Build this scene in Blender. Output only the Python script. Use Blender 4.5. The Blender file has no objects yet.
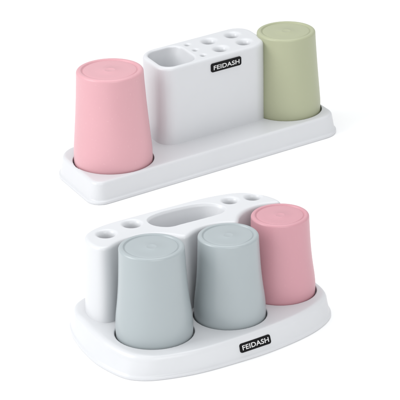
import bpy, bmesh, math
from mathutils import Vector, Matrix
from mathutils.geometry import tessellate_polygon

U = 0.01                                   # everything below is written in centimetres
S = bpy.context.scene
COL = S.collection

# ------------------------------------------------------------------ camera
F_PX = 2577.74; PITCH = 0.406; ROLL = 0.02854; CX = 0.15; CY = 3.148; CAM_H = 109.323
cam_d = bpy.data.cameras.new('camera'); cam = bpy.data.objects.new('camera', cam_d); COL.objects.link(cam)
cam_d.sensor_fit = 'HORIZONTAL'; cam_d.sensor_width = 36.0; cam_d.lens = F_PX / 400 * 36
cam_d.shift_x = -CX / 400; cam_d.shift_y = CY / 400
cam_d.clip_start = 0.05; cam_d.clip_end = 100
cam.matrix_world = Matrix.Translation((0, 0, CAM_H * U)) @ Matrix.Rotation(math.pi / 2 - PITCH, 4, 'X') @ Matrix.Rotation(-ROLL, 4, 'Z')
S.camera = cam

# ------------------------------------------------------------------ studio light
w = bpy.data.worlds.new('World'); S.world = w; w.use_nodes = True
bg = w.node_tree.nodes['Background']; bg.inputs[0].default_value = (0.97, 0.985, 1, 1); bg.inputs[1].default_value = 0.63

def softbox(name, loc, target, size, energy, col=(1, 1, 1)):
    d = bpy.data.lights.new(name, 'AREA'); d.shape = 'RECTANGLE'; d.size, d.size_y = size; d.energy = energy; d.color = col
    o = bpy.data.objects.new(name, d); COL.objects.link(o); o.location = loc
    o.rotation_euler = (Vector(target) - Vector(loc)).to_track_quat('-Z', 'Y').to_euler()
    return o
softbox('softbox', (-1.7, 2.05, 1.15), (0, 2.45, 0.05), (1.2, 1.2), 25.0)
softbox('softbox', (0.1, 2.75, 1.9), (0, 2.45, 0), (1.6, 1.6), 18.0, (0.98, 0.99, 1))
softbox('softbox', (0.5, 0.6, 0.9), (0, 2.45, 0.05), (1.3, 1.0), 13.0)
S.view_settings.view_transform = 'Standard'; S.view_settings.look = 'None'
S.view_settings.exposure = 0.0; S.view_settings.gamma = 1.0
S.render.engine = 'CYCLES'
S.cycles.max_bounces = 8

# ------------------------------------------------------------------ materials
def lin(c):
    return [(x / 255 / 12.92 if x / 255 <= 0.04045 else ((x / 255 + 0.055) / 1.055) ** 2.4) for x in c]

def plastic(name, rgb, rough=0.38, sss=0.0, spec=0.5, bump=0.02, mottled=0.015, specks=0.0):
    m = bpy.data.materials.new(name); m.use_nodes = True
    nt = m.node_tree; b = nt.nodes['Principled BSDF']
    tc = nt.nodes.new('ShaderNodeTexCoord')
    n1 = nt.nodes.new('ShaderNodeTexNoise'); n1.inputs['Scale'].default_value = 35; n1.inputs['Detail'].default_value = 3
    nt.links.new(tc.outputs['Object'], n1.inputs['Vector'])
    mix = nt.nodes.new('ShaderNodeMix'); mix.data_type = 'RGBA'
    c = list(rgb)
    mix.inputs[6].default_value = [max(0, x * (1 - mottled)) for x in c] + [1]
    mix.inputs[7].default_value = [min(1, x * (1 + mottled)) for x in c] + [1]
    nt.links.new(n1.outputs['Fac'], mix.inputs[0]); col = mix.outputs[2]
    if specks:                              # straw-like flecks in the moulded plastic
        n3 = nt.nodes.new('ShaderNodeTexNoise'); n3.inputs['Scale'].default_value = 420; n3.inputs['Detail'].default_value = 2
        nt.links.new(tc.outputs['Object'], n3.inputs['Vector'])
        mr = nt.nodes.new('ShaderNodeMapRange'); mr.inputs[1].default_value = 0.66; mr.inputs[2].default_value = 0.74; mr.inputs[4].default_value = 1.0
        nt.links.new(n3.outputs['Fac'], mr.inputs[0])
        m2 = nt.nodes.new('ShaderNodeMix'); m2.data_type = 'RGBA'; nt.links.new(mr.outputs[0], m2.inputs[0]); nt.links.new(col, m2.inputs[6])
        m2.inputs[7].default_value = [min(1, x + specks) for x in c] + [1]; col = m2.outputs[2]
    nt.links.new(col, b.inputs['Base Color'])
    rr = nt.nodes.new('ShaderNodeMapRange'); rr.inputs[3].default_value = rough - 0.04; rr.inputs[4].default_value = rough + 0.04
    nt.links.new(n1.outputs['Fac'], rr.inputs[0]); nt.links.new(rr.outputs[0], b.inputs['Roughness'])
    n2 = nt.nodes.new('ShaderNodeTexNoise'); n2.inputs['Scale'].default_value = 900; n2.inputs['Detail'].default_value = 2
    nt.links.new(tc.outputs['Object'], n2.inputs['Vector'])
    bp = nt.nodes.new('ShaderNodeBump'); bp.inputs['Strength'].default_value = bump; bp.inputs['Distance'].default_value = 0.0005
    nt.links.new(n2.outputs['Fac'], bp.inputs['Height']); nt.links.new(bp.outputs['Normal'], b.inputs['Normal'])
    b.inputs['Specular IOR Level'].default_value = spec
    if sss:
        b.inputs['Subsurface Weight'].default_value = sss
        b.inputs['Subsurface Radius'].default_value = (1, 0.8, 0.7); b.inputs['Subsurface Scale'].default_value = 0.004
    return m

M_WHITE = plastic('white_plastic', (0.615, 0.624, 0.642), 0.33, 0.0, 0.45)
M_PINK = plastic('pink_plastic', (0.62, 0.335, 0.37), 0.36, 0.0, 0.4, 0.05, specks=0.03)
M_ROSE = plastic('rose_plastic', (0.56, 0.285, 0.325), 0.36, 0.0, 0.4, 0.05, specks=0.015)
M_GREY = plastic('blue_grey_plastic', (0.355, 0.396, 0.410), 0.30, 0.0, 0.5, 0.04)
M_GREEN = plastic('sage_green_plastic', (0.385, 0.405, 0.27), 0.38, 0.0, 0.4, 0.05, specks=0.015)
M_BLACK = plastic('black_label', (0.006, 0.006, 0.007), 0.5, 0, 0.12, 0.01)
M_LETTER = plastic('white_print', (0.62, 0.62, 0.62), 0.5, 0, 0.3, 0.0)
M_FLOOR = plastic('white_backdrop', (0.93, 0.93, 0.93), 0.9, 0, 0.0, 0.0, mottled=0.002)

# ------------------------------------------------------------------ mesh helpers
def tag(o, **k):
    for a, b in k.items(): o[a] = b
    return o

def mesh_object(name, me, mat, parent=None, smooth=True):
    o = bpy.data.objects.new(name, me); COL.objects.link(o)
    me.materials.clear(); me.materials.append(mat)
    if smooth: me.polygons.foreach_set('use_smooth', [True] * len(me.polygons))
    if parent: o.parent = parent
    return o

def empty(name, loc, rz):
    o = bpy.data.objects.new(name, None); COL.objects.link(o); o.empty_display_size = 0.02
    o.location = loc; o.rotation_euler = (0, 0, rz); return o

def rounded_rect(x0, x1, y0, y1, r, n=10):
    """r: radius, or four radii for the corners (x1,y1) (x0,y1) (x0,y0) (x1,y0)"""
    rs = r if isinstance(r, (list, tuple)) else [r] * 4
    pts = []
    for k, (cx, cy, a) in enumerate(((x1, y1, 0), (x0, y1, 90), (x0, y0, 180), (x1, y0, 270))):
        q = rs[k]; cx += -q if cx == x1 else q; cy += -q if cy == y1 else q
        for i in range(n + 1):
            t = math.radians(a + 90 * i / n); pts.append((cx + q * math.cos(t), cy + q * math.sin(t)))
    return pts

def circle(cx, cy, r, n=48): return [(cx + r * math.cos(2 * math.pi * i / n), cy + r * math.sin(2 * math.pi * i / n)) for i in range(n)]

def spline(P, n=8):
    out = []; m = len(P)
    for i in range(m):
        a, b, c, d = P[i - 1], P[i], P[(i + 1) % m], P[(i + 2) % m]
        for k in range(n):
            t = k / n; t2 = t * t; t3 = t2 * t
            out.append(tuple(0.5 * (2 * b[j] + (c[j] - a[j]) * t + (2 * a[j] - 5 * b[j] + 4 * c[j] - d[j]) * t2 + (3 * b[j] - a[j] - 3 * c[j] + d[j]) * t3) for j in (0, 1)))
    return out

def resample(P, n):
    L = [0.0]
    for i in range(len(P)):
        a, b = P[i], P[(i + 1) % len(P)]; L.append(L[-1] + math.hypot(b[0] - a[0], b[1] - a[1]))
    out = []; j = 0
    for k in range(n):
        s = L[-1] * k / n
        while L[j + 1] < s: j += 1
        t = (s - L[j]) / max(1e-9, L[j + 1] - L[j]); a, b = P[j], P[(j + 1) % len(P)]
        out.append((a[0] + (b[0] - a[0]) * t, a[1] + (b[1] - a[1]) * t))
    return out

def offset(P, d):
    """move a counter-clockwise outline inwards by d"""
    out = []; m = len(P)
    for i in range(m):
        a, c = P[i - 1], P[(i + 1) % m]; tx, ty = c[0] - a[0], c[1] - a[1]; l = math.hypot(tx, ty) or 1
        out.append((P[i][0] - ty / l * d, P[i][1] + tx / l * d))
    return out

def loft(loops):
    """closed solid through loops [(points, z)] from bottom to top"""
    bm = bmesh.new(); rows = []
    for P, z in loops:
        rows.append([bm.verts.new((x, y, z if not callable(z) else z(x, y))) for x, y in P])
    n = len(rows[0])
    for a, b in zip(rows, rows[1:]):
        for i in range(n): bm.faces.new((a[i], a[(i + 1) % n], b[(i + 1) % n], b[i]))
    bm.faces.new(list(reversed(rows[0]))); bm.faces.new(rows[-1])
    bmesh.ops.recalc_face_normals(bm, faces=bm.faces)
    me = bpy.data.meshes.new('m'); bm.to_mesh(me); bm.free(); return me

def tmp(me):
    o = bpy.data.objects.new('tmp', me); COL.objects.link(o); return o

def carve(me, cutters, voxel, smooth_iter, adds=()):
    o = tmp(me); ts = []
    for c in adds:
        t = tmp(c); ts.append(t); md = o.modifiers.new('a', 'BOOLEAN'); md.operation = 'UNION'; md.solver = 'MANIFOLD'; md.object = t
    for c in cutters:
        t = tmp(c); ts.append(t); md = o.modifiers.new('b', 'BOOLEAN'); md.operation = 'DIFFERENCE'; md.solver = 'MANIFOLD'; md.object = t
    md = o.modifiers.new('r', 'REMESH'); md.mode = 'VOXEL'; md.voxel_size = voxel; md.adaptivity = 0
    if smooth_iter:
        md = o.modifiers.new('s', 'SMOOTH'); md.factor = 0.5; md.iterations = smooth_iter
    dg = bpy.context.evaluated_depsgraph_get(); dg.update()
    res = bpy.data.meshes.new_from_object(o.evaluated_get(dg))
    for t in ts + [o]: bpy.data.objects.remove(t)
    return res

def finish(me, name, mat, parent, fn=None, scale=1.0):
    for v in me.vertices:
        c = v.co
        if fn: c = fn(c)
        v.co = (c[0] * U * scale, c[1] * U * scale, c[2] * U * scale)
    me.name = name
    return mesh_object(name, me, mat, parent)

def cyl(cx, cy, r, z0, z1, n=64): return loft([(circle(cx, cy, r, n), z0), (circle(cx, cy, r, n), z1)])

def funnel(cx, cy, r0, r1, zt, depth, ch):
    """brush hole: straight bore r0 with a flared mouth r1"""
    L = [(circle(cx, cy, r0 * 0.9), zt - depth), (circle(cx, cy, r0), zt - ch * 1.3)]
    for k in range(1, 7):
        t = k / 6; L.append((circle(cx, cy, r0 + (r1 - r0) * (1 - math.cos(t * math.pi / 2))), zt - ch * 1.3 + ch * 1.3 * math.sin(t * math.pi / 2)))
    L.append((circle(cx, cy, r1 + 0.02), zt + 1))
    return loft(L)

# ------------------------------------------------------------------ floor
def floor():
    bm = bmesh.new(); R = 3000 * U
    vs = [bm.verts.new((x, y, 0)) for x, y in ((-R, -R), (R, -R), (R, R), (-R, R))]; bm.faces.new(vs)
    me = bpy.data.meshes.new('floor'); bm.to_mesh(me); bm.free()
    tag(mesh_object('floor', me, M_FLOOR, smooth=False), kind='structure')
floor()

# ------------------------------------------------------------------ upper holder
SHEAR = 0.17
def shear(c): return (c[0] + SHEAR * c[1], c[1], c[2])
YT = math.radians(34.921)
T = empty('toothbrush_holder', (0.4508 * U, 268.600 * U, 0), YT)
tag(T, label='long white plastic toothbrush holder whose block stands between a pink and a green cup', category='toothbrush holder', group='white toothbrush and cup holders')
ZS = 2.416                                   # tray surface

def tray_profile(P, top, r, lip=0.22, inset=0.28):
    """skirted tray: foot lip, slightly leaning skirt, rounded shoulder"""
    L = [(offset(P, 0.05), 0.0), (P, 0.08), (P, 0.30), (offset(P, lip), 0.42)]
    for k in range(7):
        a = math.pi / 2 * k / 6
        L.append((offset(P, lip + inset + r * (1 - math.cos(a))), top - r + r * math.sin(a)))
    return loft(L)

P = resample(rounded_rect(-17.3, 16.75, -5.45, 6.5, [3.0, 3.2, 1.9, 2.3], 14), 260)
def tray_top(c):                             # the far end of the tray is a touch lower
    x, y, z = c
    return shear((x, y, z * (1 - 0.004 * (x + 12) if z > 0.3 else 1)))
me = tray_profile(P, ZS, 0.42)
def well(cx, r):                              # stays round once the tray is skewed
    P = [(x - SHEAR * y, y) for x, y in circle(cx, 0, r, 96)]
    return loft([(P, ZS - 0.9), (P, 6)])
me = carve(me, [well(-11.97, 4.47), well(11.97, 3.96)], 0.06, 4)
finish(me, 'tray', M_WHITE, T, shear)

ZB = 11.45
BP = resample(rounded_rect(-5.7, 9.2, -1.05, 5.8, [2.3, 2.3, 2.1, 2.3], 14), 220)
L = [(offset(BP, -0.02), ZS - 0.25), (BP, ZS + 0.2)]
for k in range(7):
    a = math.pi / 2 * k / 6; L.append((offset(BP, 0.05 + 0.38 * (1 - math.cos(a))), ZB - 0.38 + 0.38 * math.sin(a)))
block = loft(L)
pk = resample(rounded_rect(-5.0, -0.35, -0.45, 5.1, 1.5, 12), 120)
pk2 = resample(rounded_rect(-4.9, -1.7, -0.35, 5.0, 1.2, 12), 120)
pocket = loft([(pk2, ZB - 4.2), (offset(pk, 0.04), ZB - 0.12), (offset(pk, -0.12), ZB + 0.02), (offset(pk, -0.14), ZB + 1)])
cut = [pocket]
for x, y in ((3.3, 0.85), (3.25, 3.7), (6.6, 0.95), (6.5, 3.7)): cut.append(funnel(x, y, 0.66, 1.16, ZB, 7, 0.5))
for x, y in ((0.62, 0.35), (0.60, 2.3), (0.58, 4.25)): cut.append(funnel(x, y, 0.28, 0.50, ZB, 5, 0.22))
me = carve(block, cut, 0.06, 4)
finish(me, 'organizer_block', M_WHITE, T, shear)

# ------------------------------------------------------------------ lower holder
SB = 0.842
YB = math.radians(34.271)
B = empty('toothbrush_holder', (1.4945 * U, 222.845 * U, 0), YB)
tag(B, label='wide white plastic toothbrush holder with a grip slot, three cups along its front', category='toothbrush holder', group='white toothbrush and cup holders')
ZC = 2.726
base_low = [(-13.72, 10.0), (-14.6, 7.4), (-15.25, 4.7), (-15.66, 1.2), (-15.25, -2.6), (-14.2, -4.5), (-12.1, -5.9), (-8.0, -7.2), (-2.9, -7.75), (1.6, -7.85), (6.6, -7.3), (10.2, -6.2), (12.7, -4.4), (13.95, -1.5), (14.2, 2.5), (13.7, 7), (12.0, 10.6), (8.0, 12.9), (2, 13.6), (-4, 13.7), (-9, 13.5), (-12.2, 12.4)]
base_top = [(-13.2, 9.7), (-13.5, 7.2), (-14.0, 4.4), (-14.3, 1.3), (-14.1, -2.2), (-13.15, -4.3), (-11.5, -5.75), (-7.8, -6.85), (-3.0, -7.05), (1.4, -6.95), (6.1, -6.45), (9.8, -5.45), (12.2, -3.95), (13.2, -1.6), (13.5, 2.2), (13.0, 6.7), (11.3, 10.2), (7.6, 12.3), (1.9, 13.0), (-4, 13.1), (-8.7, 12.9), (-11.7, 11.8)]
lo = spline(base_low, 10); hi = spline(base_top, 10)
def mixl(a, b, t): return [(p[0] + (q[0] - p[0]) * t, p[1] + (q[1] - p[1]) * t) for p, q in zip(a, b)]
L = [(offset(lo, 0.06), 0.0), (lo, 0.08), (lo, 0.36), (mixl(offset(lo, 0.2), hi, 0.0), 0.50)]
mid = mixl(offset(lo, 0.2), hi, 0.62)
rr = 0.75
L.append((mixl(offset(lo, 0.2), hi, 0.30), 1.2))
for k in range(8):
    a = math.pi / 2 * k / 7
    L.append((mixl(mid, offset(hi, 0.35), 1 - math.cos(a)), ZC - rr + rr * math.sin(a)))
base = loft(L)
CUPS_B = [(-8.83, 0.0, 1.0516), (0.52, -1.47, 0.9834), (8.83, 0.0, 0.9539)]
RB = 4.132
cut = [cyl(x, y, RB * h + 0.15, ZC - 0.9, 8) for x, y, h in CUPS_B]
me = carve(base, cut, 0.065, 5)
finish(me, 'tray', M_WHITE, B, None, SB)

ZH = 11.9
def arc(cx, cy, r, a0, a1, n=40): return [(cx + r * math.cos(math.radians(a0 + (a1 - a0) * i / n)), cy + r * math.sin(math.radians(a0 + (a1 - a0) * i / n))) for i in range(n + 1)]
back = [(11.9, 4.4), (11.4, 6.6), (9.7, 8.9), (7.2, 9.9), (4.2, 10.4), (1.0, 10.6), (-3.8, 10.85), (-7.6, 11.0), (-10.1, 10.6), (-11.6, 9.7), (-12.3, 8.2), (-12.45, 6.4)]
sp = spline([(12.1, 3.2)] + back + [(-12.2, 5.0)], 10)[10:-20]   # open run of the spline along the back
body_o = sp + [(-12.2, 5.3)] + arc(-8.0, 0.75, 5.25, 126, 15) + arc(0.65, -1.35, 4.7, 134, 40) + arc(8.5, -0.05, 4.5, 156, 46) + [(11.8, 3.4)]
body_o = resample(body_o, 520)
for _ in range(60): body_o = [((body_o[i - 1][0] + 2 * body_o[i][0] + body_o[(i + 1) % 520][0]) / 4, (body_o[i - 1][1] + 2 * body_o[i][1] + body_o[(i + 1) % 520][1]) / 4) for i in range(520)]
L = [(offset(body_o, -0.25), ZC - 0.25), (offset(body_o, -0.22), ZC + 0.3)]
rr = 0.45
for k in range(7):
    a = math.pi / 2 * k / 6; L.append((offset(body_o, rr * (1 - math.cos(a))), ZH - rr + rr * math.sin(a)))
body = loft(L)
sl = list(reversed(spline([(-3.7, 7.2), (-3.35, 8.9), (-1.4, 9.6), (2, 9.35), (4.2, 8.7), (5.35, 7.3), (5.35, 6.0), (4.2, 5.25), (2, 5.3), (-0.6, 5.5), (-2.6, 5.75)], 8)))
slb = [(x - max(0, x - 2.0) * 0.42, y) for x, y in sl]
slot = loft([(offset(slb, 0.3), ZH - 4.8), (offset(sl, 0.06), ZH - 0.3), (offset(sl, -0.15), ZH + 0.02), (offset(sl, -0.2), ZH + 1)])
cut = [slot]
for x, y, a, b in ((-9.35, 8.45, 0.9, 1.35), (-5.5, 9.0, 0.9, 1.35), (7.2, 7.55, 0.75, 1.2), (9.9, 6.75, 0.75, 1.2)):
    cut.append(funnel(x, y, a, b, ZH, 7.5, 0.5))
me = carve(body, cut, 0.065, 6)
finish(me, 'organizer_body', M_WHITE, B, None, SB)

# ------------------------------------------------------------------ cups
def make_cup(mat, k, loc, label, straight=False, foot=0.75):
    """upside-down tumbler, closed end up; k scales the 10 cm cup; its rim sinks foot into the well"""
    rt = 3.494
    prof = [(0.0, 4.135), (0.10, 4.15), (0.22, 4.06), (0.38, 3.86), (0.55, 3.70), (0.72, 3.60), (0.88, 3.535)]
    if straight: prof = [(0.0, 4.135), (0.10, 4.13), (0.22, 4.04), (0.38, 3.90), (0.55, 3.76), (0.72, 3.64), (0.88, 3.545)]
    if straight and mat is M_GREEN: prof = [(t, q - 0.13 * (1 - t) ** 2) for t, q in prof]
    def rad(t):                              # smooth interpolation
        n = len(prof)
        for i in range(n - 1):
            if t <= prof[i + 1][0]:
                a = prof[max(0, i - 1)]; b = prof[i]; c = prof[i + 1]; d = prof[min(n - 1, i + 2)]
                u = (t - b[0]) / (c[0] - b[0])
                m0 = (c[1] - a[1]) / (c[0] - a[0]) * (c[0] - b[0]); m1 = (d[1] - b[1]) / (d[0] - b[0]) * (c[0] - b[0])
                return (2 * u**3 - 3 * u**2 + 1) * b[1] + (u**3 - 2 * u**2 + u) * m0 + (-2 * u**3 + 3 * u**2) * c[1] + (u**3 - u**2) * m1
        return prof[-1][1] + (rt - prof[-1][1]) * (t - prof[-1][0]) / (1 - prof[-1][0])
    H = 10.0; ro = 0.30
    R = []
    R.append((3.90, -foot)); R.append((4.02, -foot - 0.03)); R.append((4.09, -foot + 0.05))
    for i in range(0, 30): t = i / 30 * 0.96; R.append((rad(t), H * t))
    rt2 = rad(0.963)
    for i in range(9):
        a = math.pi / 2 * i / 8; R.append((rt2 - ro + ro * math.cos(a), H - ro + ro * math.sin(a)))
    # flat ring, step down to the inner disc, shallow dish and the moulding mark
    R += [(3.06, H), (3.00, H - 0.01), (2.965, H - 0.05), (2.93, H - 0.13), (2.88, H - 0.155), (2.82, H - 0.13), (2.77, H - 0.085), (2.70, H - 0.075), (2.0, H - 0.08), (0.62, H - 0.085), (0.58, H - 0.07), (0.50, H - 0.07), (0.46, H - 0.085), (0.0, H - 0.085)]
    inner = [(0.0, H - 0.4), (3.1, H - 0.4), (3.25, H - 0.7), (3.3, H * 0.8), (3.55, H * 0.4), (3.85, H * 0.12), (3.88, 0.0)]
    prof_all = inner + [(3.86, -foot + 0.05)] + R
    n = 160; bm = bmesh.new(); rows = []
    for r, z in prof_all:
        if r == 0: rows.append([bm.verts.new((0, 0, z))])
        else: rows.append([bm.verts.new((r * math.cos(2 * math.pi * i / n), r * math.sin(2 * math.pi * i / n), z)) for i in range(n)])
    for a, b in zip(rows, rows[1:]):
        for i in range(n):
            j = (i + 1) % n
            if len(a) == 1: bm.faces.new((a[0], b[i], b[j]))
            elif len(b) == 1: bm.faces.new((a[i], a[j], b[0]))
            else: bm.faces.new((a[i], a[j], b[j], b[i]))
    bmesh.ops.recalc_face_normals(bm, faces=bm.faces)
    for v in bm.verts: v.co = v.co * (k * U)
    me = bpy.data.meshes.new('cup'); bm.to_mesh(me); bm.free()
    o = mesh_object('cup', me, mat); o.location = [c * U for c in loc]
    tag(o, label=label, category='cup', group='upturned plastic cups')
    return o

make_cup(M_PINK, 1.0455, (-9.362, 261.749, 2.416), 'pale pink upturned plastic cup at the near end of the long holder', True)
make_cup(M_GREEN, 0.9473, (10.264, 275.451, 2.416), 'sage green upturned plastic cup, the only green one', True)
make_cup(M_GREY, 0.8854, (-4.646, 218.661, 2.296), 'blue-grey upturned plastic cup at the outer end of the wide holder, nearest the viewer')
make_cup(M_GREY, 0.8280, (2.555, 222.067, 2.296), 'blue-grey upturned plastic cup in the middle, between the other grey cup and the rose cup')
make_cup(M_ROSE, 0.8032, (7.635, 227.03, 2.296), 'dusty rose upturned plastic cup beside a grey cup on the wide holder')

# ------------------------------------------------------------------ brand plates
def plate(parent, origin, xdir, updir, width, height, thick=0.06):
    """black rounded plate lying on a face: origin = its centre (cm, parent space)"""
    x = Vector(xdir).normalized(); n = x.cross(Vector(updir)).normalized(); u = n.cross(x).normalized()
    Mx = Matrix((x, u, n)).transposed()
    P = rounded_rect(-width / 2, width / 2, -height / 2, height / 2, 0.22, 6)
    me = loft([(P, -0.25), (P, thick - 0.03), (offset(P, 0.03), thick)])
    for v in me.vertices: v.co = (Vector(origin) + Mx @ v.co) * U
    me.name = 'brand_plate'
    pl = mesh_object('brand_plate', me, M_BLACK, parent, smooth=False)
    cu = bpy.data.curves.new('t', 'FONT'); cu.body = 'FEIDASH'; cu.size = 1; cu.align_x = 'CENTER'; cu.align_y = 'CENTER'
    cu.offset = 0.018; cu.extrude = 0.01; cu.space_character = 1.04
    t = bpy.data.objects.new('t', cu); COL.objects.link(t)
    dg = bpy.context.evaluated_depsgraph_get(); dg.update()
    tm = bpy.data.meshes.new_from_object(t.evaluated_get(dg)); bpy.data.objects.remove(t)
    xs = [v.co.x for v in tm.vertices]; ys = [v.co.y for v in tm.vertices]
    sx = (width * 0.86) / (max(xs) - min(xs)); sy = (height * 0.52) / (max(ys) - min(ys))
    mx, my = (max(xs) + min(xs)) / 2, (max(ys) + min(ys)) / 2
    for v in tm.vertices:
        v.co = (Vector(origin) + Mx @ Vector(((v.co.x - mx) * sx, (v.co.y - my) * sy, thick + 0.008 + v.co.z))) * U
    tm.name = 'lettering'
    le = mesh_object('lettering', tm, M_LETTER, pl, smooth=False)
    return pl
plate(T, (2.76, -1.10, 10.25), (1, 0, 0), (0, 0, 1), 4.12, 1.0)
plate(B, (-0.3 * SB, -7.42 * SB, 1.5 * SB), (1, 0.0, 0), (0, 0.33, 1), 3.55, 0.9)
